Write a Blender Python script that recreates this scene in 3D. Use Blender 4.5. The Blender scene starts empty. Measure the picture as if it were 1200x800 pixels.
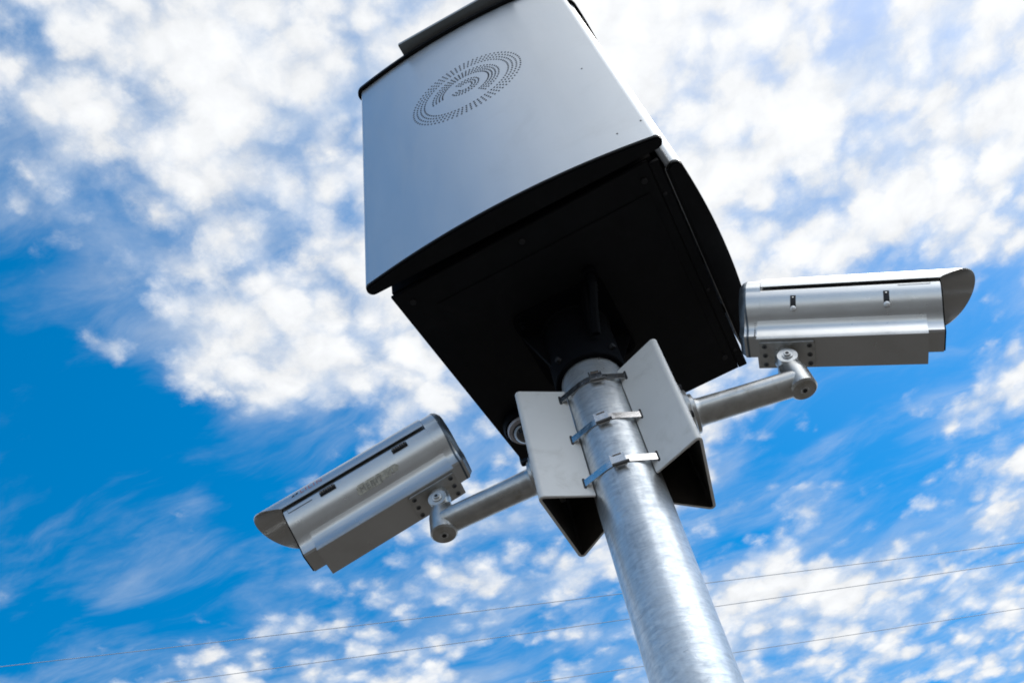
import bpy, bmesh, math, random
from mathutils import Vector, Matrix
random.seed(7)
S = bpy.context.scene
COL = S.collection
R_ = math.radians
Z0 = 3.11                     # height of the cabinet's underside above the ground

# ---------------------------------------------------------------- camera
cd = bpy.data.cameras.new("camera"); cam = bpy.data.objects.new("camera", cd); COL.objects.link(cam)
cd.sensor_width = 36.0; cd.lens = 36.0 * 1065.2 / 1200.0
cd.clip_start = 0.05; cd.clip_end = 5000
az, el, ro = 1.8399, 0.9351, -0.2401
F = Vector((math.cos(el) * math.cos(az), math.cos(el) * math.sin(az), math.sin(el)))
r0 = Vector((math.sin(az), -math.cos(az), 0)); u0 = r0.cross(F)
rr = math.cos(ro) * r0 + math.sin(ro) * u0; uu = -math.sin(ro) * r0 + math.cos(ro) * u0
mw = Matrix((rr, uu, -F)).transposed().to_4x4()
mw.translation = Vector((0.1733, -1.1196, -1.5101 + Z0))
cam.matrix_world = mw
S.camera = cam
S.cycles.filter_width = 1.8; S.cycles.sample_clamp_direct = 6.0

# ---------------------------------------------------------------- light
SUN_AZ, SUN_EL = R_(38), R_(62)
sun_dir = Vector((math.cos(SUN_EL) * math.cos(SUN_AZ), math.cos(SUN_EL) * math.sin(SUN_AZ), math.sin(SUN_EL)))
sl = bpy.data.lights.new("sun", 'SUN'); sl.energy = 2.7; sl.angle = R_(0.53); sl.color = (1.0, 0.95, 0.87)
so = bpy.data.objects.new("sun", sl); COL.objects.link(so)
so.rotation_euler = (-sun_dir).to_track_quat('-Z', 'Y').to_euler(); so.location = (0, 0, 30)
S.view_settings.view_transform = 'Standard'; S.view_settings.look = 'None'
S.view_settings.exposure = 0.08; S.view_settings.gamma = 1.0; S.view_settings.use_curve_mapping = False

# ---------------------------------------------------------------- sky with clouds
class G:
    def __init__(s, nt): s.nt = nt
    def n(s, t, **k):
        x = s.nt.nodes.new(t)
        for a, b in k.items(): setattr(x, a, b)
        return x
    def put(s, sock, v):
        if hasattr(v, 'is_output') or isinstance(v, bpy.types.NodeSocket): s.nt.links.new(v, sock)
        else: sock.default_value = v
    def m(s, op, a, b=0.0, c=None, clamp=False):
        x = s.n('ShaderNodeMath', operation=op); x.use_clamp = clamp
        s.put(x.inputs[0], a)
        if op not in ('SQRT', 'ABSOLUTE', 'SINE', 'EXPONENT'): s.put(x.inputs[1], b)
        if c is not None: s.put(x.inputs[2], c)
        return x.outputs[0]
    def v(s, op, a, b=None, scale=None):
        x = s.n('ShaderNodeVectorMath', operation=op); s.put(x.inputs[0], a)
        if b is not None: s.put(x.inputs[1], b)
        if scale is not None: s.put(x.inputs['Scale'], scale)
        return x.outputs['Value'] if op in ('DISTANCE', 'DOT_PRODUCT', 'LENGTH') else x.outputs[0]
    def noise(s, vec, scale, detail=5, rough=.55, dist=0.0, out=0, lac=2.0):
        x = s.n('ShaderNodeTexNoise'); s.put(x.inputs['Vector'], vec); x.inputs['Scale'].default_value = scale
        x.inputs['Detail'].default_value = detail; x.inputs['Roughness'].default_value = rough
        x.inputs['Distortion'].default_value = dist; x.inputs['Lacunarity'].default_value = lac
        return x.outputs[out]
    def mr(s, v, a, b, c=0.0, d=1.0, t='SMOOTHSTEP'):
        x = s.n('ShaderNodeMapRange', interpolation_type=t); s.put(x.inputs[0], v)
        for i, q in zip((1, 2, 3, 4), (a, b, c, d)): s.put(x.inputs[i], q)
        return x.outputs[0]
    def mix(s, f, a, b, blend='MIX'):
        x = s.n('ShaderNodeMix', data_type='RGBA', blend_type=blend); s.put(x.inputs[0], f)
        s.put(x.inputs[6], a); s.put(x.inputs[7], b); return x.outputs[2]

world = bpy.data.worlds.new("World"); S.world = world; world.use_nodes = True
nt = world.node_tree; nt.nodes.clear(); g = G(nt)
STR = 0.1
sky = g.n('ShaderNodeTexSky', sky_type='NISHITA'); sky.sun_disc = False
sky.sun_elevation = SUN_EL; sky.sun_rotation = math.pi / 2 - SUN_AZ
sky.altitude = 200; sky.air_density = 1.0; sky.dust_density = 0.4; sky.ozone_density = 3.0
D = g.n('ShaderNodeTexCoord').outputs['Generated']
D = g.v('NORMALIZE', D)
sx = g.n('ShaderNodeSeparateXYZ'); g.put(sx.inputs[0], D)
zc = g.m('MAXIMUM', sx.outputs[2], 0.06)
cx = g.n('ShaderNodeCombineXYZ'); g.put(cx.inputs[0], g.m('DIVIDE', sx.outputs[0], zc)); g.put(cx.inputs[1], g.m('DIVIDE', sx.outputs[1], zc))
UV = cx.outputs[0]
# wander of the cloud field
w1 = g.v('SUBTRACT', g.noise(UV, 2.2, 3, .5, out=1), (.5, .5, .5))
UVw = g.v('ADD', UV, g.v('SCALE', w1, scale=.22))
w2 = g.v('SUBTRACT', g.noise(UV, 11.0, 3, .6, out=1), (.5, .5, .5))
UVp = g.v('ADD', UV, g.v('SCALE', w2, scale=.055))
# how much cloud where: clearings (-) and banks (+), places on the cloud layer (x/z, y/z)
BLOBS = [(-0.755, 0.421, 0.25, -0.95), (-0.665, 0.311, 0.125, -0.45), (-0.806, 0.603, 0.257, -0.8), (-0.639, 0.687, 0.196, -0.75), (-1.078, 0.821, 0.319, -0.8), (-0.958, 0.622, 0.186, -0.6), (-0.677, 0.867, 0.205, -0.5), (-0.849, 0.863, 0.194, -0.55), (-0.487, 0.74, 0.103, -0.3), (0.204, 1.098, 0.225, -0.75), (0.388, 1.063, 0.179, -0.6), (0.06, 1.107, 0.12, -0.3), (0.216, 1.302, 0.134, -0.4), (-0.05, 1.315, 0.14, -0.5), (-0.461, 1.383, 0.131, -0.4), (-0.557, 1.026, 0.145, -0.2), (0.441, 1.253, 0.09, 0.2), (0.391, 1.522, 0.151, 0.2), (-0.558, 0.377, 0.128, -0.12), (-0.533, 0.222, 0.112, -0.25), (-0.467, 0.297, 0.062, -0.2), (-0.723, 0.711, 0.067, 0.55), (-0.914, 0.803, 0.074, 0.5), (-1.057, 0.71, 0.064, 0.5), (-0.019, 0.356, 0.528, 0.5), (0.255, 0.656, 0.459, 0.3), (0.354, 0.519, 0.063, -0.25), (0.164, 0.516, 0.076, -0.2), (0.261, 0.673, 0.072, -0.3), (-0.462, 0.108, 0.137, 0.35), (-0.498, 0.184, 0.087, 0.2), (0.472, 0.678, 0.318, 0.2), (0.147, 0.334, 0.246, 0.15), (-0.526, 0.535, 0.227, 0.45), (-0.337, 0.178, 0.211, 0.35), (-0.032, 1.525, 0.307, 0.35), (0.079, 1.548, 0.206, 0.2), (-0.353, 0.68, 0.138, 0.3), (0.403, 1.43, 0.186, 0.3), (0.251, 1.425, 0.326, -0.35), (-0.035, 1.176, 0.166, -0.2), (0.292, 1.865, 0.302, 0.1), (0.426, 0.826, 0.164, 0.15), (-0.659, 1.14, 0.335, -0.12), (-0.384, 0.643, 0.121, 0.2), (-0.75, -0.45, 0.95, -0.8), (0.75, -0.4, 1.1, 0.6), (0.2, -0.3, 0.5, 0.2)]
cov = 0.655
for (bu, bv, bs, ba) in BLOBS:
    d = g.v('DISTANCE', UVw, (bu, bv, 0))
    cov = g.m('ADD', cov, g.mr(d, 0.0, bs, ba, 0.0))
big = g.noise(UV, 1.7, 4, .5)
cov = g.m('ADD', cov, g.m('MULTIPLY', g.m('SUBTRACT', big, .5), .35))
fbm = g.noise(UVp, 6.5, 12, .66, 0.1)
def cells(vec, scale, sm):
    vo = g.n('ShaderNodeTexVoronoi', feature='SMOOTH_F1'); g.put(vo.inputs['Vector'], vec); vo.inputs['Scale'].default_value = scale
    vo.inputs['Smoothness'].default_value = sm; vo.inputs['Randomness'].default_value = 1.0
    return g.m('SUBTRACT', 0.42, vo.outputs['Distance'])
w3 = g.v('SUBTRACT', g.noise(UV, 26.0, 5, .65, out=1), (.5, .5, .5))
UVf = g.v('ADD', UVp, g.v('SCALE', w3, scale=.040))
puff = g.m('ADD', g.m('MULTIPLY', cells(UVf, 10.0, .5), .85), g.m('MULTIPLY', cells(UVf, 22.0, .4), .85))
# long thin wisps
mp = g.n('ShaderNodeMapping'); g.put(mp.inputs['Vector'], UVw); mp.inputs['Rotation'].default_value = (0, 0, R_(-25)); mp.inputs['Scale'].default_value = (1.0, 2.6, 1)
stre = g.noise(mp.outputs[0], 3.6, 12, .60, 0.30)
dens = g.m('ADD', cov, g.m('MULTIPLY', g.m('SUBTRACT', fbm, .5), 1.15))
dens = g.m('ADD', dens, g.m('MULTIPLY', puff, .95))
alpha = g.mr(dens, 0.20, 1.02)
vl = g.m('ADD', g.m('MULTIPLY', cov, .45), g.m('MULTIPLY', g.m('SUBTRACT', stre, .42), 1.7))
veil = g.mr(vl, .02, .95, 0.0, .62)
alpha = g.m('SUBTRACT', 1.0, g.m('MULTIPLY', g.m('SUBTRACT', 1.0, alpha), g.m('SUBTRACT', 1.0, veil)))
# light through the clouds: whiter where thick puffs, faint blue-grey in the folds, brighter towards the sun
sund = g.v('DOT_PRODUCT', D, tuple(sun_dir))
glow = g.m('POWER', g.m('MAXIMUM', sund, 0.0), 9.0)
bright = g.m('ADD', g.mr(dens, 0.30, 1.35, 0.74, 0.97, 'LINEAR'), g.m('MULTIPLY', g.m('SUBTRACT', g.noise(UVp, 16, 6, .6), .5), .34))
bright = g.m('MINIMUM', g.m('ADD', bright, g.m('MULTIPLY', glow, .05)), .99)
fill_bank = g.v('DOT_PRODUCT', D, tuple(Vector((0.80, -0.26, .60)).normalized()))   # bright cloud added out of view to light pole, straps and housings
bright = g.m('ADD', bright, g.mr(fill_bank, .72, .98, 0.0, 2.0))
ccol = g.mix(g.mr(dens, .3, 1.0), (0.78, .89, 1.04, 1), (0.965, .985, 1.01, 1))
ccol = g.v('SCALE', ccol, scale=g.m('MULTIPLY', bright, 1.0 / STR))
hs = g.n('ShaderNodeHueSaturation'); hs.inputs['Saturation'].default_value = 1.5; hs.inputs['Value'].default_value = 1.72
hs.inputs['Hue'].default_value = 0.490
g.put(hs.inputs['Color'], sky.outputs[0])
skc = hs.outputs[0]
# pale air low over the horizon, brightened out of view to light the housings
low = g.mr(sx.outputs[2], 0.0, 0.38, 1.0, 0.0)
hzn = g.mix(g.mr(fill_bank, -.5, .8), (.50 / STR, .66 / STR, .92 / STR, 1), (2.1 / STR, 2.1 / STR, 2.05 / STR, 1))
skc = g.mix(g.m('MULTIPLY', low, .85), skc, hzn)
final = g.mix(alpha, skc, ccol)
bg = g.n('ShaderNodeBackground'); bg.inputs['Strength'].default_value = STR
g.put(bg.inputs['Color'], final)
wo = g.n('ShaderNodeOutputWorld'); nt.links.new(bg.outputs[0], wo.inputs['Surface'])
world.cycles.sampling_method = 'MANUAL'; world.cycles.sample_map_resolution = 1024

# ---------------------------------------------------------------- materials
def mat(name, col, rough=.5, metal=0.0, var=.12, vscale=20, bump=0.0, bscale=200, rvar=.08, spec=.5, stretch=(1, 1, 1), coat=0, dirt=None, dscale=6, damt=.5):
    m = bpy.data.materials.new(name); m.use_nodes = True; nt = m.node_tree; g = G(nt)
    b = nt.nodes['Principled BSDF']
    tc = g.n('ShaderNodeTexCoord').outputs['Object']
    mp = g.n('ShaderNodeMapping'); g.put(mp.inputs[0], tc); mp.inputs['Scale'].default_value = stretch
    n1 = g.noise(mp.outputs[0], vscale, 6, .6)
    c0 = tuple(max(0, c * (1 - var)) for c in col) + (1,); c1 = tuple(min(1, c * (1 + var)) for c in col) + (1,)
    c = g.mix(g.mr(n1, .3, .7, 0, 1, 'LINEAR'), c0, c1)
    if dirt:
        nd = g.noise(tc, dscale, 8, .68, .6)
        c = g.mix(g.m('MULTIPLY', g.mr(nd, .52, .72), damt), c, dirt + (1,))
    g.put(b.inputs['Base Color'], c)
    g.put(b.inputs['Roughness'], g.mr(g.noise(mp.outputs[0], vscale * 2.3, 5, .6), .3, .7, rough - rvar, rough + rvar, 'LINEAR'))
    b.inputs['Metallic'].default_value = metal
    b.inputs['Specular IOR Level'].default_value = spec
    b.inputs['Coat Weight'].default_value = coat
    if bump:
        bp = g.n('ShaderNodeBump'); bp.inputs['Strength'].default_value = bump; bp.inputs['Distance'].default_value = .001
        g.put(bp.inputs['Height'], g.noise(mp.outputs[0], bscale, 4, .6)); g.put(b.inputs['Normal'], bp.outputs[0])
    return m

M = {}
M['panel'] = mat('silver_paint', (.63, .65, .66), .35, .75, .035, 9, .05, 900, .035, stretch=(1, 1, .18), dirt=(.52, .53, .53), dscale=4, damt=.3)
M['black'] = mat('black_steel', (.006, .0065, .008), .5, 0, .25, 9, .15, 300, .08, .18, dirt=(.014, .014, .015), dscale=14, damt=.5)
M['black2'] = mat('black_cast', (.004, .0045, .006), .6, 0, .25, 9, .1, 300, .08, .06)
M['roof'] = mat('grey_roof', (.26, .29, .31), .6, .0, .1, 9)
M['plate'] = mat('beige_paint', (.76, .745, .71), .42, .0, .04, 9, .06, 500, .06, .5, dirt=(.54, .52, .47), dscale=16, damt=.45)
M['cam'] = mat('silver_housing', (.58, .585, .58), .30, .82, .03, 14, .04, 900, .03, dirt=(.42, .41, .38), dscale=9, damt=.2)
M['cam2'] = mat('silver_cast', (.52, .52, .505), .34, .82, .16, 40, .10, 500, .07, dirt=(.28, .25, .19), dscale=26, damt=.5)
M['dark'] = mat('dark_gap', (.01, .01, .012), .6, 0, .1, 9)
M['steel'] = mat('stainless', (.72, .70, .68), .22, 1.0, .05, 60, .06, 300, .06)
M['white'] = mat('white_steel', (.85, .85, .84), .35, .3, .04, 30)
M['glass'] = mat('lens_glass', (.008, .012, .02), .06, 0, .1, 9, spec=.9, coat=1)
M['bezel'] = mat('pale_bezel', (.42, .41, .44), .3, .2, .1, 25)
M['red'] = mat('faded_red', (.52, .17, .15), .5, 0, .3, 300)
M['ink'] = mat('black_ink', (.02, .03, .05), .5, 0, .2, 100)
M['label'] = mat('worn_sticker', (.46, .44, .37), .7, 0, .35, 160, .5, 300, dirt=(.22, .21, .18), dscale=90, damt=.7)
M['faint'] = mat('faded_ink', (.27, .26, .23), .7, 0, .3, 200)
M['seam'] = mat('seam', (.12, .12, .12), .6, 0, .1, 100)
M['inner'] = mat('dark_inner_face', (.075, .066, .057), .55, .2, .4, 18)  # dark brown tone for the inward faces of the folded plate
M['cable'] = mat('cable', (.42, .45, .49), .7, 0, .1, 9)

# galvanised steel: spangle, faint horizontal ripples, long vertical bands, small pits
def galv():
    m = bpy.data.materials.new('galvanised_steel'); m.use_nodes = True; nt = m.node_tree; g = G(nt); b = nt.nodes['Principled BSDF']
    tc = g.n('ShaderNodeTexCoord').outputs['Object']
    mp = g.n('ShaderNodeMapping'); g.put(mp.inputs[0], tc); mp.inputs['Scale'].default_value = (1, 1, 3.2)
    mv = g.n('ShaderNodeMapping'); g.put(mv.inputs[0], tc); mv.inputs['Scale'].default_value = (1, 1, .12)
    n1 = g.noise(mp.outputs[0], 28, 8, .68, 1.2); n2 = g.noise(mv.outputs[0], 34, 4, .55, .4); n3 = g.noise(tc, 9, 6, .6, .8)
    vo = g.n('ShaderNodeTexVoronoi'); g.put(vo.inputs['Vector'], tc); vo.inputs['Scale'].default_value = 120
    f = g.m('ADD', g.m('MULTIPLY', n1, .45), g.m('ADD', g.m('MULTIPLY', n2, .35), g.m('MULTIPLY', n3, .2)))
    f = g.m('ADD', f, g.m('MULTIPLY', g.m('SUBTRACT', vo.outputs['Distance'], .4), .06))
    c = g.mix(g.mr(f, .38, .62, 0, 1, 'LINEAR'), (.40, .43, .455, 1), (.78, .79, .78, 1))
    pit = g.mr(g.noise(mp.outputs[0], 60, 3, .5, 2.0), .70, .76)
    c = g.mix(g.m('MULTIPLY', pit, .6), c, (.28, .29, .29, 1))
    g.put(b.inputs['Base Color'], c); b.inputs['Metallic'].default_value = .85
    g.put(b.inputs['Roughness'], g.mr(f, .35, .65, .46, .27, 'LINEAR'))
    rip = g.noise(mp.outputs[0], 26, 5, .6, 1.5)
    bp = g.n('ShaderNodeBump'); bp.inputs['Strength'].default_value = .4; bp.inputs['Distance'].default_value = .0015
    g.put(bp.inputs['Height'], rip); g.put(b.inputs['Normal'], bp.outputs[0])
    return m
M['galv'] = galv()

def groundmat():
    m = bpy.data.materials.new('paving'); m.use_nodes = True; nt = m.node_tree; g = G(nt); b = nt.nodes['Principled BSDF']
    tc = g.n('ShaderNodeTexCoord').outputs['Object']
    n = g.noise(tc, .35, 8, .6); n2 = g.noise(tc, 40, 4, .6)
    c = g.mix(g.m('ADD', g.m('MULTIPLY', n, .7), g.m('MULTIPLY', n2, .3)), (.036, .031, .025, 1), (.080, .069, .056, 1))
    br = g.n('ShaderNodeTexBrick'); g.put(br.inputs['Vector'], tc); br.inputs['Scale'].default_value = 1.6
    br.inputs['Color1'].default_value = (1, 1, 1, 1); br.inputs['Color2'].default_value = (.86, .86, .86, 1); br.inputs['Mortar'].default_value = (.5, .5, .5, 1)
    br.inputs['Mortar Size'].default_value = .01
    c = g.mix(1.0, c, br.outputs[0], 'MULTIPLY')
    g.put(b.inputs['Base Color'], c); b.inputs['Roughness'].default_value = .9
    return m
M['ground'] = groundmat()

# ---------------------------------------------------------------- mesh helpers
def finish(bm, sharp=32):
    bmesh.ops.remove_doubles(bm, verts=bm.verts, dist=1e-6)
    bmesh.ops.recalc_face_normals(bm, faces=bm.faces)
    for f in bm.faces: f.smooth = True
    for e in bm.edges:
        if len(e.link_faces) == 2 and e.calc_face_angle(0) > R_(sharp): e.smooth = False
def obj(name, bm, m, parent=None, label=None, sharp=32, fin=True):
    if fin: finish(bm, sharp)
    me = bpy.data.meshes.new(name); bm.to_mesh(me); bm.free(); me.materials.append(m)
    o = bpy.data.objects.new(name, me); COL.objects.link(o)
    if parent: o.parent = parent
    if label: o['label'] = label
    return o
def thing(name, label, cat, loc=(0, 0, 0), group=None, mw=None):
    o = bpy.data.objects.new(name, None); COL.objects.link(o); o.empty_display_size = .05
    if mw is not None: o.matrix_world = mw
    else: o.location = loc
    o['label'] = label; o['category'] = cat
    if group: o['group'] = group
    return o
def dup(o, parent=None):
    c = o.copy(); COL.objects.link(c)
    if parent: c.parent = parent
    for ch in list(o.children): dup(ch, c)
    return c
def B(): return bmesh.new()
def box(bm, x0, x1, y0, y1, z0, z1, bev=0.0):
    t = bmesh.new()
    vs = [t.verts.new((x, y, z)) for x in (x0, x1) for y in (y0, y1) for z in (z0, z1)]
    for f in ((0, 1, 3, 2), (4, 6, 7, 5), (0, 4, 5, 1), (2, 3, 7, 6), (0, 2, 6, 4), (1, 5, 7, 3)): t.faces.new([vs[i] for i in f])
    if bev:
        bmesh.ops.bevel(t, geom=t.edges[:] , offset=bev, segments=2, affect='EDGES')
    join(bm, t)
def join(bm, t, mtx=None):
    if mtx is not None: t.transform(mtx)
    me = bpy.data.meshes.new('tmp'); t.to_mesh(me); t.free(); bm.from_mesh(me); bpy.data.meshes.remove(me)
def prism(bm, pts, z0, z1, bev=0.0, mtx=None, seg=2):
    """closed outline (x,y) pushed from z0 to z1"""
    t = bmesh.new(); n = len(pts)
    a = [t.verts.new((x, y, z0)) for x, y in pts]; b = [t.verts.new((x, y, z1)) for x, y in pts]
    fa = t.faces.new(a[::-1]); fb = t.faces.new(b)
    for i in range(n): t.faces.new((a[i], a[(i + 1) % n], b[(i + 1) % n], b[i]))
    if bev:
        es = [e for e in t.edges if fa in e.link_faces or fb in e.link_faces]
        bmesh.ops.bevel(t, geom=es, offset=bev, segments=seg, affect='EDGES')
    join(bm, t, mtx)
def basis(o, a, up=(0, 0, 1)):
    """matrix with +Z along a"""
    a = Vector(a).normalized(); up = Vector(up)
    if abs(a.dot(up)) > .99: up = Vector((1, 0, 0))
    x = up.cross(a).normalized(); y = a.cross(x)
    m = Matrix((x, y, a)).transposed().to_4x4(); m.translation = Vector(o); return m
def lathe(bm, prof, o=(0, 0, 0), a=(0, 0, 1), seg=48, cap=True):
    """prof: (radius, height) list turned round axis a at o"""
    t = bmesh.new(); rings = []
    for r, h in prof:
        rings.append([t.verts.new((r * math.cos(2 * math.pi * k / seg), r * math.sin(2 * math.pi * k / seg), h)) for k in range(seg)])
    for A, C in zip(rings, rings[1:]):
        for k in range(seg): t.faces.new((A[k], A[(k + 1) % seg], C[(k + 1) % seg], C[k]))
    if cap: t.faces.new(rings[0][::-1]); t.faces.new(rings[-1])
    join(bm, t, basis(o, a))
def cyl(bm, r, h0, h1, o=(0, 0, 0), a=(0, 0, 1), seg=32, bev=.0008):
    b = min(bev, r * .3, (h1 - h0) * .3)
    lathe(bm, [(r - b, h0), (r, h0 + b), (r, h1 - b), (r - b, h1)], o, a, seg)
def sweep(bm, path, w, t, up=(0, 0, 1)):
    """flat band w (along up) by t following a path"""
    tb = bmesh.new(); up = Vector(up); rings = []
    P = [Vector(q) for q in path]
    for i, q in enumerate(P):
        d = (P[min(i + 1, len(P) - 1)] - P[max(i - 1, 0)]).normalized(); n = d.cross(up).normalized()
        rings.append([tb.verts.new(q + up * sx * w / 2 + n * sn * t / 2) for sx, sn in ((-1, -1), (1, -1), (1, 1), (-1, 1))])
    for A, C in zip(rings, rings[1:]):
        for k in range(4): tb.faces.new((A[k], A[(k + 1) % 4], C[(k + 1) % 4], C[k]))
    tb.faces.new(rings[0][::-1]); tb.faces.new(rings[-1])
    join(bm, tb)
def pol(r, a, z=None):
    return (r * math.cos(a), r * math.sin(a)) if z is None else (r * math.cos(a), r * math.sin(a), z)
def roundpoly(pts, r, seg=6):
    """round the corners of a closed polygon; r is one radius or one per corner"""
    out = []; n = len(pts)
    for i in range(n):
        p = Vector(pts[i]); a = (Vector(pts[i - 1]) - p); b = (Vector(pts[(i + 1) % n]) - p)
        rad = r[i] if isinstance(r, (list, tuple)) else r
        if rad <= 0: out.append(tuple(p)); continue
        la, lb = a.length, b.length; a.normalize(); b.normalize()
        half = a.angle(b) / 2; d = min(rad / math.tan(half), la * .49, lb * .49); rad = d * math.tan(half)
        s = p + a * d; e = p + b * d; c = p + (a + b).normalized() * (rad / math.sin(half))
        a0 = math.atan2(s.y - c.y, s.x - c.x); a1 = math.atan2(e.y - c.y, e.x - c.x)
        while a1 - a0 > math.pi: a1 -= 2 * math.pi
        while a1 - a0 < -math.pi: a1 += 2 * math.pi
        out += [(c.x + rad * math.cos(a0 + (a1 - a0) * k / seg), c.y + rad * math.sin(a0 + (a1 - a0) * k / seg)) for k in range(seg + 1)]
    return out

# ---------------------------------------------------------------- ground
bm = B(); box(bm, -900, 900, -900, 900, -.2, 0)
gr = obj('ground', bm, M['ground']); gr['kind'] = 'structure'

# ---------------------------------------------------------------- pole
PR = .06
pole = thing('steel_pole', 'thick round galvanised steel pole carrying the black cabinet and both cameras', 'pole', (0, 0, 0))
bm = B(); lathe(bm, [(PR, 0.02), (PR, 1.0), (PR, 2.0), (PR, Z0 - .1)], seg=128); obj('shaft', bm, M['galv'], pole)
bm = B(); prism(bm, roundpoly([(-.17, -.17), (.17, -.17), (.17, .17), (-.17, .17)], .02), .0, .02, .002); obj('base_plate', bm, M['galv'], pole)
for sx in (-1, 1):
    for sy in (-1, 1):
        bm = B(); lathe(bm, [(.018, .02), (.018, .036)], (sx * .13, sy * .13, 0), seg=6); cyl(bm, .01, .036, .06, (sx * .13, sy * .13, 0)); obj('anchor_bolt', bm, M['galv'], pole)

# ---------------------------------------------------------------- cabinet
cab = thing('equipment_cabinet', 'large square cabinet with bulging silver side panels and black underside on top of the pole', 'cabinet', (0, 0, Z0))
ZT = 1.05
bm = B(); prism(bm, [(-.2745, -.2700), (.2845, -.279), (.2845, .2835), (-.018, .284), (-.018, .258), (-.2480, .254)], .006, ZT, .002); obj('cabinet_body', bm, M['black'], cab)
# underside: recessed tray with a seam round the service hatch
bm = B()
prism(bm, [(-.2775, -.2690), (.2745, -.2800), (.2745, .284), (-.02, .289), (-.02, .262), (-.2515, .258)], -.006, .004, .0015)
ub = obj('underside_plate', bm, M['black'], cab)
bm = B(); box(bm, .2751, .2940, -.272, .2838, -.0075, .004, .0012); obj('edge_strip', bm, M['black'], cab)
bm = B(); prism(bm, [(-.208, -.212), (.255, -.218), (.255, .235), (-.190, .235)], -.0082, -.0062, .0008); obj('service_hatch', bm, M['black'], cab)
for bx, by in ((.2552, -.2459), (.2559, .2375), (-.225, .25), (-.245, -.2400), (.0, -.25), (.0, .25)):
    bm = B(); cyl(bm, .0062, -.0095, -.005, (bx, by, 0)); obj('bolt', bm, M['dark'], cab)
for bx, by in ((.281, -.2014), (.281, .05), (.281, .23)):
    bm = B(); cyl(bm, .0038, -.0095, -.0065, (bx, by, 0)); obj('bolt', bm, M['dark'], cab)

def lens(hw, y_end, y_apex, y_in, r=.014, off=0.0, n=28):
    """side-panel outline, bulging towards -y"""
    pts = []
    for k in range(n + 1):
        x = -hw + 2 * hw * k / n; t = x / hw
        pts.append((x, y_apex + (y_end - y_apex) * t * t))
    # rounded ends between the outer curve and the inner line
    outer = pts; m = (y_end + y_in) / 2; rad = abs(y_in - y_end) / 2
    end = [(hw + rad * math.cos(a), m + rad * math.sin(a)) for a in [R_(-90 + 180 * k / 10) for k in range(1, 10)]]
    endl = [(-hw + rad * math.cos(a), m + rad * math.sin(a)) for a in [R_(90 + 180 * k / 10) for k in range(1, 10)]]
    q = outer + end + [(hw, y_in), (-hw, y_in)] + endl
    if off:
        out = []
        N = len(q)
        for i in range(N):
            a = Vector(q[i - 1]); b = Vector(q[(i + 1) % N]); d = (b - a).normalized(); out.append((q[i][0] + d.y * off, q[i][1] - d.x * off))
        q = out
    return q
sides = [(0, (.002, 0), .300, -.316, -.3395, 'tall silver front panel with a round pattern of perforations'),
         (90, (0.0, .001), .236, -.3320, -.3500, None),
         (180, (-.150, -.016), .105, -.302, -.3100, None)]
for rot, off, hw, ye, ya, lab in sides:
    yi = -.2985 if rot == 90 else -.2885
    Rm = Matrix.Translation((off[0], off[1], 0)) @ Matrix.Rotation(R_(rot), 4, 'Z')
    bm = B(); prism(bm, lens(hw, ye, ya, yi), .004, ZT, .0012); finish(bm, 28)
    for f in bm.faces:
        if f.calc_center_median().y > yi - .004 and abs(f.normal.z) < .5: f.material_index = 1
    bm.transform(Rm); pn = obj('side_panel', bm, M['panel'], cab, lab, fin=False); pn.data.materials.append(M['black'])
    bm = B(); prism(bm, lens(hw, ye, ya, yi, off=-.0012), -.0005, .0039, .0, Rm)
    prism(bm, lens(hw, ye, ya, yi, off=-.006), -.0035, -.0006, .0, Rm); obj('end_cap', bm, M['black'], pn, sharp=28)
    bm = B(); prism(bm, lens(hw, ye, ya, yi, off=.010), ZT + .0005, ZT + .013, .001, Rm); obj('top_rim', bm, M['black'], pn, sharp=28)
    # spacers that hold the panel off the body
    for sxx in (-.6, 0, .6):
        for zz in (.02, ZT - .06):
            bm = B(); box(bm, sxx * hw - .006, sxx * hw + .006, yi + .0001, -.276, zz, zz + .018)
            bm.transform(Rm); obj('spacer', bm, M['black2'], cab)
    if rot == 0: front = pn
bm = B(); box(bm, -.285, .290, -.285, .288, ZT + .0006, ZT + .010); obj('top_plate', bm, M['black'], cab)
bm = B(); prism(bm, roundpoly([(-.152, -.3700), (.192, -.3700), (.192, .24), (-.152, .24)], .003), ZT + .030, ZT + .044, .0012)
rf = obj('roof_unit', bm, M['roof'], cab, 'dark grey flat unit jutting over the front top edge')
bm = B(); box(bm, -.149, .189, -.366, .236, ZT + .0445, ZT + .0475); obj('solar_glass', bm, M['glass'], rf)
for xx in (-.12, .12):
    bm = B(); box(bm, xx - .01, xx + .01, -.28, .20, ZT + .0105, ZT + .0298); obj('rail', bm, M['black2'], rf)

# round pattern of small holes in the front panel: dark slots sitting in the skin
def front_y(x):
    t = (x - .002) / .300
    return -.3395 + (-.316 + .3395) * t * t
bm = B(); CX, CZ = -.004, .623
def hole(x, z, rad=.0024):
    y = front_y(x) - .0005
    vs = [bm.verts.new((x + rad * math.cos(a), y, z + rad * 1.15 * math.sin(a))) for a in [k * math.pi / 4 for k in range(8)]]
    vb = [bm.verts.new((v.co.x, y + .0012, v.co.z)) for v in vs]
    bm.faces.new(vs)
    for k in range(8): bm.faces.new((vs[k], vb[k], vb[(k + 1) % 8], vs[(k + 1) % 8]))
def arc(r, a0, a1, pitch=13, ph=0.0):
    n = max(2, int(abs(a1 - a0) * pitch))
    for k in range(n + (0 if abs(a1 - a0) > 6.2 else 1)):
        a = a0 + (a1 - a0) * (k + ph) / n; hole(CX + r * math.cos(a), CZ + r * math.sin(a))
for r in (.146, .1355, .125, .1145): arc(r, 0, 2 * math.pi, 11.5)
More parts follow.
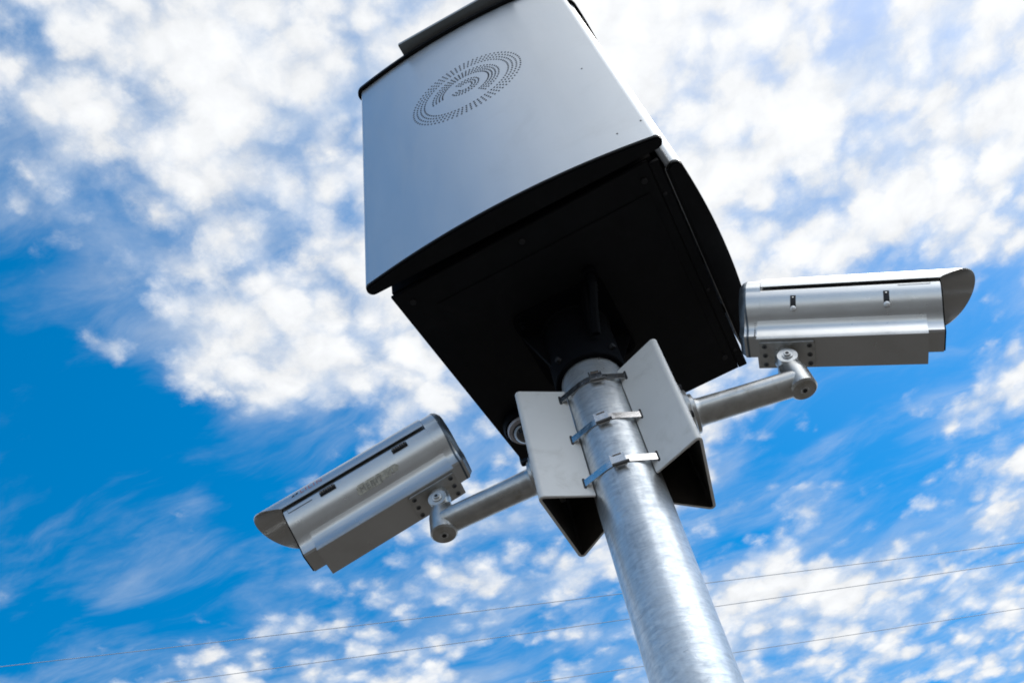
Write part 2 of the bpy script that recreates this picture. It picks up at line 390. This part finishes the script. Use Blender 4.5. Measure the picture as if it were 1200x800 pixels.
for r in (.0900, .0810, .0720, .0630): arc(r, R_(-60), R_(184), 8.5)
for r in (.0365, .0275, .0185): arc(r, R_(-165), R_(125), max(2.5, r * 115))
obj('perforations', bm, M['dark'], front)
for hx, hz in ((.2552, .4184), (.2995, .0782), (.249, .0613)):
    bm = B(); yy = front_y(hx); cyl(bm, .0022, 0, .002, (hx, yy + .0012, hz), (0, -1, 0), 12); obj('rivet', bm, M['seam'], front)

# black adapter that seats the cabinet on the pole
bm = B(); lathe(bm, [(PR + .001, -.176), (PR + .009, -.176), (PR + .011, -.174), (PR + .011, -.02), (PR + .02, -.0085), (PR + .001, -.0085)], seg=64, cap=False); ad = obj('pole_socket', bm, M['black2'], cab)
bm = B(); prism(bm, roundpoly([(-.1, -.105), (.1, -.105), (.1, .105), (-.1, .105)], .02), -.016, -.0085, .0015); obj('socket_flange', bm, M['black2'], ad)
for k in range(4):
    a = R_(90 * k + 32)
    t = bmesh.new(); prism(t, [(.0, 0), (.055 if k % 2 else .045, 0), (.0, -.105)], -.003, .003)
    m4 = Matrix.Rotation(a, 4, 'Z') @ Matrix.Translation((PR + .0105, 0, -.0205)) @ Matrix.Rotation(R_(90), 4, 'X')
    t.transform(m4); obj('gusset', t, M['black2'], ad)
for sx in (-1, 1):
    for sy in (-1, 1):
        bm = B(); lathe(bm, [(.009, -.029), (.009, -.0205)], (sx * .082, sy * .086, 0), seg=6); cyl(bm, .004, -.036, -.029, (sx * .082, sy * .086, 0), seg=12); obj('bolt', bm, M['black2'], ad)
for aa in (-120, -30):
    bm = B(); lathe(bm, [(.006, .0), (.006, .009)], pol(PR + .0105, R_(aa), -.15), pol(1, R_(aa), 0), seg=6); obj('set_screw', bm, M['dark'], ad)
# cable gland and conduit under the hatch
pts = [Vector((.085, -.12, -.0083)), Vector((.083, -.118, -.05)), Vector((.065, -.095, -.09)), Vector((.05, -.07, -.13))]
bm = B()
for a, b in zip(pts, pts[1:]):
    d = b - a; cyl(bm, .0085, -.003, d.length + .003, a, d, 20)
cyl(bm, .015, 0, .018, (.085, -.12, -.0263)); obj('cable_gland', bm, M['black2'], cab)

# ---------------------------------------------------------------- V brackets on the pole
ZB0, ZB1 = -.482, -.209
def bracket(ang, label, za):
    """folded plate: two wings clasp the pole, the outer face carries the camera arm"""
    th = .004
    root = thing('pole_bracket', label, 'bracket', pol(PR, R_(ang), Z0 + ZB0), 'folded beige brackets strapped to the pole')
    root.rotation_euler = (0, 0, R_(ang))
    U, HW = .129, .086; c = R_(33)
    ins = [(PR * math.cos(c) + .001, -PR * math.sin(c) - .0018), (U, -HW), (U, HW), (PR * math.cos(c) + .001, PR * math.sin(c) + .0018)]
    # thicken the folded line outwards
    def offset(pl, d):
        out = []
        for i, q in enumerate(pl):
            q = Vector(q); n = []
            if i > 0: e = (q - Vector(pl[i - 1])).normalized(); n.append(Vector((e.y, -e.x)))
            if i < len(pl) - 1: e = (Vector(pl[i + 1]) - q).normalized(); n.append(Vector((e.y, -e.x)))
            if len(n) == 1: out.append(q + n[0] * d)
            else:
                b = (n[0] + n[1]).normalized(); out.append(q + b * (d / b.dot(n[0])))
        return out
    def rnd(pl, r):
        pl = [Vector(q) for q in pl]; out = [tuple(pl[0])]
        for i in (1, 2):
            p = pl[i]; a = (pl[i - 1] - p).normalized(); b = (pl[i + 1] - p).normalized(); half = a.angle(b) / 2; dd = r / math.tan(half)
            s = p + a * dd; e = p + b * dd; cc = p + (a + b).normalized() * r / math.sin(half)
            a0 = math.atan2(s.y - cc.y, s.x - cc.x); a1 = math.atan2(e.y - cc.y, e.x - cc.x)
            while a1 - a0 > math.pi: a1 -= 2 * math.pi
            while a1 - a0 < -math.pi: a1 += 2 * math.pi
            out += [(cc.x + r * math.cos(a0 + (a1 - a0) * k / 5), cc.y + r * math.sin(a0 + (a1 - a0) * k / 5)) for k in range(6)]
        out.append(tuple(pl[3])); return out
    inner = rnd(ins, .004); outer = rnd(offset(ins, th), .004 + th)
    outline = [(x - PR, y) for x, y in outer + inner[::-1]]
    bm = B(); prism(bm, outline, 0, ZB1 - ZB0, .0009)
    finish(bm, 25); bm.faces.ensure_lookup_table()
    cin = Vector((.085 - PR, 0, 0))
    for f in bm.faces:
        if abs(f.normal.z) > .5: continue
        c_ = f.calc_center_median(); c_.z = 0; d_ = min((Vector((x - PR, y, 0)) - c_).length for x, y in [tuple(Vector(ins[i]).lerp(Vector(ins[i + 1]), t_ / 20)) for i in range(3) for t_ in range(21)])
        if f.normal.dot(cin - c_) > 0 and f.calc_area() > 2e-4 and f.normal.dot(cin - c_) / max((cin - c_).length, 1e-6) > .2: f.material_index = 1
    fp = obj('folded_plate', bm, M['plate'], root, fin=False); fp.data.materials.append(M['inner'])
    # slots for the straps (dark) in both wings
    for zs in STRAPZ:
        for sg in (-1, 1):
            a = Vector(ins[0]) if sg < 0 else Vector(ins[3]); b = Vector(ins[1]) if sg < 0 else Vector(ins[2])
            d = (b - a).normalized(); nrm = Vector((d.y, -d.x)) if sg < 0 else Vector((-d.y, d.x))
            c0 = a + d * SLOTD + nrm * (th + .0003)
            t = bmesh.new(); prism(t, roundpoly([(-.0024, -.0115), (.0024, -.0115), (.0024, .0115), (-.0024, .0115)], .0022, 4), -.0006, .0006)
            m4 = Matrix((Vector((d.x, d.y, 0)), Vector((0, 0, 1)), Vector((d.y, -d.x, 0)))).transposed().to_4x4(); m4.translation = Vector((c0.x - PR, c0.y, zs - ZB0))
            t.transform(m4); obj('strap_slot', t, M['dark'], root)
    # bolts through the outer face
    for sy in (-1, 1):
        for dz in (-1, 1):
            bm = B(); lathe(bm, [(.007, -.010), (.007, -.0015)], (U - PR, sy * .034, za - ZB0 + dz * .034), (1, 0, 0), seg=6); obj('nut', bm, M['cam2'], root)
    return root
STRAPZ = (-.2365, -.3465, -.454); SLOTD = .0135
AR, AL = 11.0, 180.0
ZAR, ZAL = -.338, -.352
br1 = bracket(AR, 'right-hand folded beige bracket with the arm that points right', ZAR)
br2 = bracket(AL, 'left-hand folded beige bracket with the arm that points left', ZAL)

# ---------------------------------------------------------------- straps
def slotpos(ang, sg):
    c = R_(33); a = Vector((PR * math.cos(c) + .001, sg * (PR * math.sin(c) + .0018))); b = Vector((.129, sg * .086)); d = (b - a).normalized()
    nrm = Vector((d.y, -d.x)) if sg < 0 else Vector((-d.y, d.x))
    q = a + d * SLOTD + nrm * .0035
    return Matrix.Rotation(R_(ang), 2) @ q
def tangent(P, side, r):
    D_ = P.length; a = math.atan2(P.y, P.x); return a + side * math.acos(r / D_)
labs = ['top steel strap, nearest the black cabinet', 'middle steel strap round the pole', 'bottom steel strap round the pole']
for i, zs in enumerate(STRAPZ):
    st = thing('pole_strap', labs[i] + ', clamping both beige brackets', 'strap', (0, 0, Z0 + zs), 'steel straps round the pole')
    rs_ = PR + .0012
    for lo, hi in (((AL, 1), (AR, -1)), ((AR, 1), (AL, -1))):
        bm = B()
        P = slotpos(*lo); Q = slotpos(*hi)
        a0 = tangent(P, 1, rs_); a1 = tangent(Q, -1, rs_)
        while a1 < a0: a1 += 2 * math.pi
        path = [(P.x, P.y, 0)] + [pol(rs_, a0 + (a1 - a0) * k / 24, 0) for k in range(25)] + [(Q.x, Q.y, 0)]
        sweep(bm, path, .0145, .0010)
        obj('band', bm, M['steel'], st)
    ba = R_((-76, -88, -85)[i] + 4)
    # buckle: folded block with ears and a tightening screw
    bt = B()
    box(bt, -.0105, .0105, -.0095, .0095, .0016, .0046, .0007)
    box(bt, -.0135, -.0105, -.0115, .0115, .0012, .0070, .0006)
    box(bt, .0085, .0110, -.0085, .0105, .0012, .0062, .0005)
    box(bt, -.0085, .0065, .0092, .0125, .0014, .0064, .0006)
    t = bt
    Rb = Matrix((Vector((-math.sin(ba), math.cos(ba), 0)), Vector((0, 0, 1)), Vector((math.cos(ba), math.sin(ba), 0)))).transposed().to_4x4()
    Rb.translation = Vector(pol(rs_, ba, 0))
    t.transform(Rb); bk = obj('buckle', t, M['steel'], st)
    t = bmesh.new(); box(t, -.010, .012, -.0165, -.0105, .0010, .0075, .0015); t.transform(Rb); obj('screw_housing', t, M['steel'], bk)
    t = bmesh.new(); cyl(t, .0026, -.013, .016, (0, -.0135, .0078), (1, 0, 0), 14); t.transform(Rb); obj('screw', t, M['seam'], bk)

# ---------------------------------------------------------------- camera arms
SARM = .3435
def arm(ang, za, zp, zcap, label, yaw, pitch):
    root = thing('camera_arm', label, 'camera mount', pol(.1335, R_(ang), Z0 + za), 'silver camera arms')
    root.rotation_euler = (0, 0, R_(ang))
    L = SARM - .1335; dz = zp - za; dc = zcap - za
    bm = B(); prism(bm, roundpoly([(-.05, -.05), (.05, -.05), (.05, .05), (-.05, .05)], .022), 0, .006, .001, basis((0, 0, 0), (1, 0, 0)))
    lathe(bm, [(.046, .006), (.046, .012), (.044, .0135), (.037, .0145), (.036, .021), (.033, .0225)], a=(1, 0, 0))
    fl = obj('flange', bm, M['cam2'], root)
    for sy in (-1, 1):
        for sz in (-1, 1):
            bm = B(); cyl(bm, .0062, .006, .0115, (0, sy * .036, sz * .036), (1, 0, 0), 16); obj('screw', bm, M['dark'], fl)
    bm = B(); lathe(bm, [(.0285, .0225), (.0262, .026), (.0250, .032), (.0240, L * .5), (.0238, L)], a=(1, 0, 0), seg=64); obj('arm_tube', bm, M['cam2'], root)
    # upright joint at the end of the arm
    r = .0245
    bm = B(); lathe(bm, [(.012, dc - .001), (r - .003, dc), (r, dc + .003), (r, dc + .040), (r - .001, dc + .048), (.0205, dz - .012), (.0190, dz - .004), (.016, dz + .004), (.008, dz + .006)], (L, 0, 0), seg=64)
    j = obj('joint', bm, M['cam2'], root)
    bm = B(); cyl(bm, .0075, -.0022, 0, (L, 0, dc), (0, 0, 1)); obj('cap_screw', bm, M['cam'], j)
    bm = B(); lathe(bm, [(.0042, -.0034), (.0042, -.0023)], (L, 0, dc), seg=6); obj('hex_socket', bm, M['dark'], j)
    return root
RP, RY = -23.0, 11.96; LP, LY = -18.64, 188.88
a1 = arm(AR, ZAR, -.2870, -.3616, 'silver tubular arm reaching right to the level camera', RY, RP)
a2 = arm(AL, ZAL, -.3058, -.3796, 'silver tubular arm reaching left to the tilted camera', LY, LP)

# ---------------------------------------------------------------- camera housing (x forward, z up, origin on the underside at the mount)
def mirror(pts): return pts + [(-y, z) for y, z in pts[::-1] if abs(y) > 1e-6]
def smooth(pts, n=4):
    out = []
    for i in range(len(pts) - 1):
        p0 = Vector(pts[max(i - 1, 0)]); p1 = Vector(pts[i]); p2 = Vector(pts[i + 1]); p3 = Vector(pts[min(i + 2, len(pts) - 1)])
        for k in range(n):
            t = k / n
            out.append(tuple(.5 * ((2 * p1) + (p2 - p0) * t + (2 * p0 - 5 * p1 + 4 * p2 - p3) * t * t + (3 * p1 - p0 - 3 * p2 + p3) * t ** 3)))
    out.append(pts[-1]); return out
YZ = Matrix(((0, 0, 1, 0), (1, 0, 0, 0), (0, 1, 0, 0), (0, 0, 0, 1)))     # outline (y,z) pushed along x
SKIN = smooth([(.0255, .0215), (.0258, .030), (.0278, .0415), (.0335, .053), (.0425, .0665), (.0512, .082), (.0565, .099), (.0580, .116)], 5)
def body_profile(top_r, zc):
    p = [(0, .018), (.0225, .018)] + SKIN
    if top_r < .057: p += [(.0570, .1185), (.0545, .1195), (top_r, .1205)]
    p += [(top_r * math.cos(a), zc + top_r * math.sin(a)) for a in [R_(90 * k / 14) for k in range(1, 14)]] + [(0, zc + top_r)]
    return p
def full(p): return p + [(-y, z) for y, z in p[::-1] if y > 1e-6]
def skin_y(z):
    for (y0, z0), (y1, z1) in zip(SKIN, SKIN[1:]):
        if z0 <= z <= z1: return y0 + (y1 - y0) * (z - z0) / (z1 - z0)
    return .058
def skin_n(z):
    d = (skin_y(z + .002) - skin_y(z - .002)) / .004; v = Vector((0, 1, -d)); v.normalize(); return v
def housing(label, mw):
    root = thing('security_camera', label, 'camera', group='bullet security cameras', mw=mw)
    bm = B(); prism(bm, full(body_profile(.0525, .122)), -.0505, .2600, .0006, YZ); bd = obj('housing_body', bm, M['cam'], root, sharp=38)
    bm = B(); prism(bm, full([(0, .020), (.0215, .020)] + [(y - .003, z) for y, z in SKIN] + [(.0495 * math.cos(R_(90 * k / 14)), .122 + .0495 * math.sin(R_(90 * k / 14))) for k in range(15)]), .2601, .2625, 0, YZ); obj('front_bezel', bm, M['black2'], bd)
    bm = B(); cyl(bm, .036, .2626, .2640, (0, 0, .105), (1, 0, 0), 48); obj('lens_window', bm, M['glass'], bd)
    # lower box with flared flanks
    fl = smooth([(.0355, .0010), (.0333, .0055), (.0308, .0135), (.0292, .0235), (.0288, .0335), (.0307, .0435), (.0355, .0535)], 4)
    bm = B(); prism(bm, full([(0, 0), (.0345, 0)] + fl + [(.0, .0546)]), -.0546, .2335, .0005, YZ); obj('lower_box', bm, M['cam'], root, sharp=38)
    # rear section closing body and shield together
    bm = B(); prism(bm, full(body_profile(.0605, .1245)[:2] + SKIN + [(.0600, .1215)] + [(.0605 * math.cos(R_(90 * k / 14)), .1245 + .0605 * math.sin(R_(90 * k / 14))) for k in range(15)]), -.078, -.0506, .0008, YZ)
    rc = obj('rear_section', bm, M['cam'], root, sharp=38)
    bm = B(); pr_ = full(body_profile(.0605, .1245)[:2] + SKIN + [(.0600, .1215)] + [(.0605 * math.cos(R_(90 * k / 14)), .1245 + .0605 * math.sin(R_(90 * k / 14))) for k in range(15)])
    rg = []
    for sc_, fx in ((1.004, lambda y: -.0640 - .22 * max(abs(y), .026)), (1.004, lambda y: -.0675 - .22 * max(abs(y), .026)), (.97, lambda y: -.0725 - .22 * max(abs(y), .026)), (.88, lambda y: -.0840 - .10 * abs(y)), (.74, lambda y: -.0880)):
        rg.append([bm.verts.new((fx(y), y * sc_, .095 + (z - .095) * sc_)) for y, z in pr_])
    n_ = len(pr_)
    for A_, C_ in zip(rg, rg[1:]):
        for k in range(n_): bm.faces.new((A_[k], A_[(k + 1) % n_], C_[(k + 1) % n_], C_[k]))
    bm.faces.new(rg[0][::-1]); bm.faces.new(rg[-1]); obj('rear_cover', bm, M['rear'], rc, sharp=30)
    # sun shield: thin arched sheet with a swept front
    N, K = 36, 30; ro_, ri = .0607, .0589
    bm = B(); outer = []; inner = []
    for i in range(N + 1):
        th = R_(-93 + 186 * i / N)
        c = max(0.0, math.cos(th)); xe = .2610 + .066 * (c ** .75)
        ro_row = []; ri_row = []
        for k in range(K + 1):
            x = -.0500 + (xe + .0500) * k / K
            ro_row.append(bm.verts.new((x, ro_ * math.sin(th), .1290 + ro_ * math.cos(th)))); ri_row.append(bm.verts.new((x, ri * math.sin(th), .1290 + ri * math.cos(th))))
        outer.append(ro_row); inner.append(ri_row)
    for i in range(N):
        for k in range(K):
            bm.faces.new((outer[i][k], outer[i][k + 1], outer[i + 1][k + 1], outer[i + 1][k]))
            bm.faces.new((inner[i][k], inner[i + 1][k], inner[i + 1][k + 1], inner[i][k + 1]))
        bm.faces.new((outer[i][0], outer[i + 1][0], inner[i + 1][0], inner[i][0])); bm.faces.new((outer[i][K], inner[i][K], inner[i + 1][K], outer[i + 1][K]))
    for k in range(K):
        bm.faces.new((outer[0][k], inner[0][k], inner[0][k + 1], outer[0][k + 1])); bm.faces.new((outer[N][k], outer[N][k + 1], inner[N][k + 1], inner[N][k]))
    sh = obj('sun_shield', bm, M['cam'], root, sharp=40)
    # mount plate on the underside with six screws
    bm = B(); prism(bm, roundpoly([(-.0500, -.0305), (.0470, -.0305), (.0470, .0305), (-.0500, .0305)], .004), -.0045, -.0003, .0007); mp_ = obj('mount_plate', bm, M['cam2'], root)
    for sx in (-.0405, .0375):
        for sy in (-.0215, 0, .0215):
            bm = B(); cyl(bm, .0046, -.0062, -.0046, (sx, sy, 0), seg=20); obj('screw', bm, M['seam'], mp_)
            bm = B(); lathe(bm, [(.0023, -.0066), (.0023, -.0063)], (sx, sy, 0), seg=6); obj('screw_socket', bm, M['dark'], mp_)
    # boss and knuckle that grips the joint
    bm = B(); lathe(bm, [(.0205, -.0046), (.0205, -.016), (.0185, -.026), (.012, -.033)], (-.004, 0, 0), seg=48)
    cyl(bm, .0185, -.0215, .0215, (0, 0, -.030), (0, 1, 0), 48); kn = obj('tilt_knuckle', bm, M['cam2'], root)
    for sg in (-1, 1):
        bm = B(); lathe(bm, [(.0088, 0), (.0094, .0008), (.0094, .0016), (.0088, .0022)], (0, sg * .0216, -.030), (0, sg, 0), 24); w_ = obj('washer', bm, M['white'], kn)
        bm = B(); cyl(bm, .0062, .0023, .0058, (0, sg * .0216, -.030), (0, sg, 0), 20); bl = obj('tilt_bolt', bm, M['cam2'], w_)
        bm = B(); lathe(bm, [(.0034, .0059), (.0034, .0064)], (0, sg * .0216, -.030), (0, sg, 0), 6)
        obj('screw', bm, M['dark'], kn)
    # right flank (-y): two keyhole openings with a pale plug; left flank (+y): two dark latches
    for xk in (.0095, .1700):
        bm = B()
        z1, z2 = .0990, .0715; n_ = 8
        for half in (0,):
            rows = []
            for k in range(n_ + 1):
                z = z1 + (z2 - z1) * k / n_; nn = skin_n(z)
                rows.append((-(skin_y(z) + .0006 * 1), z))
            front_ = [(bm.verts.new((xk - .0050, y, z)), bm.verts.new((xk + .0050, y, z))) for y, z in rows]
            back_ = [(bm.verts.new((xk - .0050, y + .003, z)), bm.verts.new((xk + .0050, y + .003, z))) for y, z in rows]
            for k in range(n_):
                bm.faces.new((front_[k][0], front_[k][1], front_[k + 1][1], front_[k + 1][0]))
                bm.faces.new((front_[k][0], front_[k + 1][0], back_[k + 1][0], back_[k][0])); bm.faces.new((front_[k][1], back_[k][1], back_[k + 1][1], front_[k + 1][1]))
            bm.faces.new((front_[0][0], back_[0][0], back_[0][1], front_[0][1])); bm.faces.new((front_[n_][0], front_[n_][1], back_[n_][1], back_[n_][0]))
        kh = obj('keyhole', bm, M['dark'], bd)
        z = .0725; nn = skin_n(z)
        bm = B(); lathe(bm, [(.0054, 0), (.0054, .0010), (.0042, .0024), (.0020, .0031)], (xk, -skin_y(z) - .0003, z), (0, -nn.y, nn.z), 24); obj('plug', bm, M['white'], kh)
        bm = B(); cyl(bm, .0018, 0, .001, (xk, -skin_y(.094) - .0006, .094), (0, -1, 0), 10); obj('pin', bm, M['cam2'], kh)
    for xk in (.0110, .1680):
        bm = B()
        box(bm, xk - .0165, xk + .0165, .0568, .0605, .1010, .1110, .0006)
        lt = obj('latch', bm, M['dark'], bd)
        bm = B()
        for k in range(7):
            xx = xk - .0135 + .0045 * k
            cyl(bm, .0034 if k % 2 else .0022, 0, .0030, (xx - .0015, .0612, .1065), (1, 0, 0), 14)
        box(bm, xk - .0150, xk + .0150, .0600, .0616, .1105, .1135, .0004)
        obj('latch_spring', bm, M['latch'], lt)
    # hair-line seams along the top of the flank and the row of holes beside the mount
    for sg, x0_, x1_, z_ in ((1, .2015, .2515, .1062), (-1, .19, .2440, .1120)):
        bm = B(); prism(bm, [(x0_, z_), (x1_, z_), (x1_, .1180), (x1_ - .0005, .1180), (x1_ - .0005, z_ + .0005), (x0_, z_ + .0005)], -.0006, .0006)
        bm.transform(Matrix(((1, 0, 0, 0), (0, 0, 1, sg * .0578), (0, 1, 0, 0), (0, 0, 0, 1)))); obj('seam', bm, M['seam'], bd)
    bm = B()
    for k in range(8):
        z = .021 + .0042 * k; box(bm, -.0600, -.0575, -skin_y(max(z, .0216)) - .0004, -skin_y(max(z, .0216)) + .002, z, z + .0026)
    obj('vent_holes', bm, M['dark'], rc)
    return root, sh, bd
M['rear'] = mat('rear_cover', (.10, .125, .15), .35, .5, .06, 20)  # shade of the backward-facing surfaces is put into this dark bluish colour
M['latch'] = mat('latch_metal', (.30, .29, .28), .3, .9, .5, 300)
def frame(pos, yaw, pitch):
    yaw, pitch = R_(yaw), R_(pitch)
    X = Vector((math.cos(yaw) * math.cos(pitch), math.sin(yaw) * math.cos(pitch), math.sin(pitch))); Y = Vector((-math.sin(yaw), math.cos(yaw), 0)); Zv = X.cross(Y)
    m = Matrix((X, Y, Zv)).transposed().to_4x4(); m.translation = Vector(pos) + Vector((0, 0, Z0)); return m
PIVR = Vector((SARM * math.cos(R_(AR)), SARM * math.sin(R_(AR)), -.2870)); PIVL = Vector((SARM * math.cos(R_(AL)), SARM * math.sin(R_(AL)), -.3058))
mL = frame((0, 0, 0), LY, LP); zL = mL.col[2].xyz; mL.translation = PIVL + zL * .03 + Vector((0, 0, Z0))
mR = frame((0, 0, 0), RY, RP); zR = mR.col[2].xyz; mR.translation = PIVR + zR * .03 + Vector((0, 0, Z0))
camL, shL, bdL = housing('left silver security camera with red lettering on its sun shield, facing down left', mL)
camR = dup(camL); camR.matrix_world = mR
camR['label'] = 'right silver security camera with two keyhole openings in its side, facing right'

# lettering on the left camera's shield and the worn sticker on its flank
def text_bm(txt, size):
    cu = bpy.data.curves.new('t', 'FONT'); cu.body = txt; cu.size = size; cu.resolution_u = 2; cu.align_x = 'LEFT'; cu.space_character = 1.25
    o = bpy.data.objects.new('t', cu); COL.objects.link(o); bpy.context.view_layer.update()
    me = bpy.data.meshes.new_from_object(o.evaluated_get(bpy.context.evaluated_depsgraph_get()))
    bm = bmesh.new(); bm.from_mesh(me); bpy.data.objects.remove(o); bpy.data.curves.remove(cu); bpy.data.meshes.remove(me)
    return bm
def on_shield(bm, x0, z_lo, flat=False):
    for v in bm.verts:
        s = v.co.y; th0 = math.acos(max(-1, min(1, (z_lo - .1290) / .0611))); th = th0 - s / .0611
        v.co = Vector((x0 - v.co.x, .0611 * math.sin(th), .1290 + .0611 * math.cos(th)))
t = text_bm('LILIN', .0175); on_shield(t, .2165, .1375); obj('lettering', t, M['red'], shL, fin=False)
t = bmesh.new()
prism(t, [(0, .001), (.006, .0015), (.0075, .0075), (.002, .006)], 0, .0001); prism(t, [(.0085, .002), (.0135, .004), (.0145, .011), (.0092, .008)], 0, .0001)
on_shield(t, .2345, .1385); obj('emblem', t, M['ink'], shL, fin=False)
def on_skin(bm, x0, z0, lift):
    for v in bm.verts:
        z = z0 + v.co.y; nn = skin_n(z); y = skin_y(z)
        v.co = Vector((x0 - v.co.x, y, z)) + nn * (lift + v.co.z)
t = bmesh.new()
outl = roundpoly([(0, .001), (.012, -.001), (.030, .000), (.052, .001), (.075, .004), (.088, .006), (.092, .012), (.086, .0185), (.060, .0185), (.030, .0178), (.010, .0175), (.002, .014)], .002, 3)
t2 = bmesh.new()
NX, NZ = 46, 8
def inside(x, y):
    c_ = False; j = len(outl) - 1
    for i in range(len(outl)):
        if (outl[i][1] > y) != (outl[j][1] > y) and x < (outl[j][0] - outl[i][0]) * (y - outl[i][1]) / (outl[j][1] - outl[i][1]) + outl[i][0]: c_ = not c_
        j = i
    return c_
grid = {}
for i in range(NX):
    for k in range(NZ):
        x = i * .002 + .001; y = k * .0025 + .001
        if not inside(x, y) or random.random() < .03: continue
        q = []
        for dx, dy in ((-.001, -.00125), (.001, -.00125), (.001, .00125), (-.001, .00125)):
            key = (round((x + dx) * 1e5), round((y + dy) * 1e5))
            if key not in grid: grid[key] = t2.verts.new((x + dx, y + dy, random.random() * .00015))
            q.append(grid[key])
        t2.faces.new(q)
t.free(); on_skin(t2, .1220, .0640, .0004); st_ = obj('worn_sticker', t2, M['label'], bdL, 'worn beige sticker, half scraped off', fin=False)
t = text_bm('MERIT', .0150); on_skin(t, .1150, .0665, .0011); obj('faded_lettering', t, M['faint'], st_, fin=False)
# smudged tape mark under the right camera's box is left to the housing's own dirt

# ---------------------------------------------------------------- small dome camera under the cabinet
dm = thing('dome_camera', 'small round dome camera under the cabinet, half hidden by the left bracket', 'camera', (-.1965, .160, Z0 - .0062))
bm = B(); lathe(bm, [(.047, 0), (.048, -.004), (.048, -.016), (.045, -.022), (.0445, -.024)], seg=64); obj('base', bm, M['black2'], dm)
bm = B(); lathe(bm, [(.0405, -.0242), (.0405, -.027), (.038, -.031), (.031, -.033), (.0285, -.0315)], seg=64, cap=False); obj('trim_ring', bm, M['bezel'], dm)
bm = B(); lathe(bm, [(.029, -.024)] + [(.029 * math.cos(R_(k * 9)), -.030 - .026 * math.sin(R_(k * 9))) for k in range(10)] + [(.0005, -.0561)], seg=48); obj('dome', bm, M['glass'], dm)

# ---------------------------------------------------------------- overhead wires
a = R_(115); nv = Vector((math.cos(a), math.sin(a), 0)) * 20; tv = Vector((math.sin(a), -math.cos(a), 0))
def wire(z_l, z_r, label, rad):
    # z_l, z_r: height (above the cabinet's underside) at x=-19 and x=+6.5 on the wires' vertical plane
    t_l = -13.2; t_r = 15.6
    root_loc = nv + Vector((0, 0, Z0 + (z_l + z_r) / 2))
    bm = B(); path = []
    for k in range(61):
        t = -60 + 120 * k / 60; z = z_l + (z_r - z_l) * (t - t_l) / (t_r - t_l) + .0016 * ((t - t_l) * (t - t_r))* .25
        path.append(tv * t + Vector((0, 0, z - (z_l + z_r) / 2)))
    rings = []
    for i, q in enumerate(path):
        d = (path[min(i + 1, 60)] - path[max(i - 1, 0)]).normalized(); u = d.cross(Vector((0, 0, 1))).normalized(); w = u.cross(d)
        rings.append([bm.verts.new(q + (u * math.cos(R_(60 * j)) + w * math.sin(R_(60 * j))) * rad) for j in range(6)])
    for A_, C_ in zip(rings, rings[1:]):
        for j in range(6): bm.faces.new((A_[j], A_[(j + 1) % 6], C_[(j + 1) % 6], C_[j]))
    o = obj('overhead_wire', bm, M['cable']); o.location = root_loc
    o['label'] = label; o['category'] = 'wire'; o['group'] = 'overhead wires crossing the lower sky'
wire(15.14, 14.67, 'highest of the three thin overhead wires behind the pole', .009)
wire(13.93, 14.00, 'middle one of the three thin overhead wires behind the pole', .0085)
wire(12.40, 12.49, 'lowest of the three thin overhead wires, seen right of the pole foot', .0075)
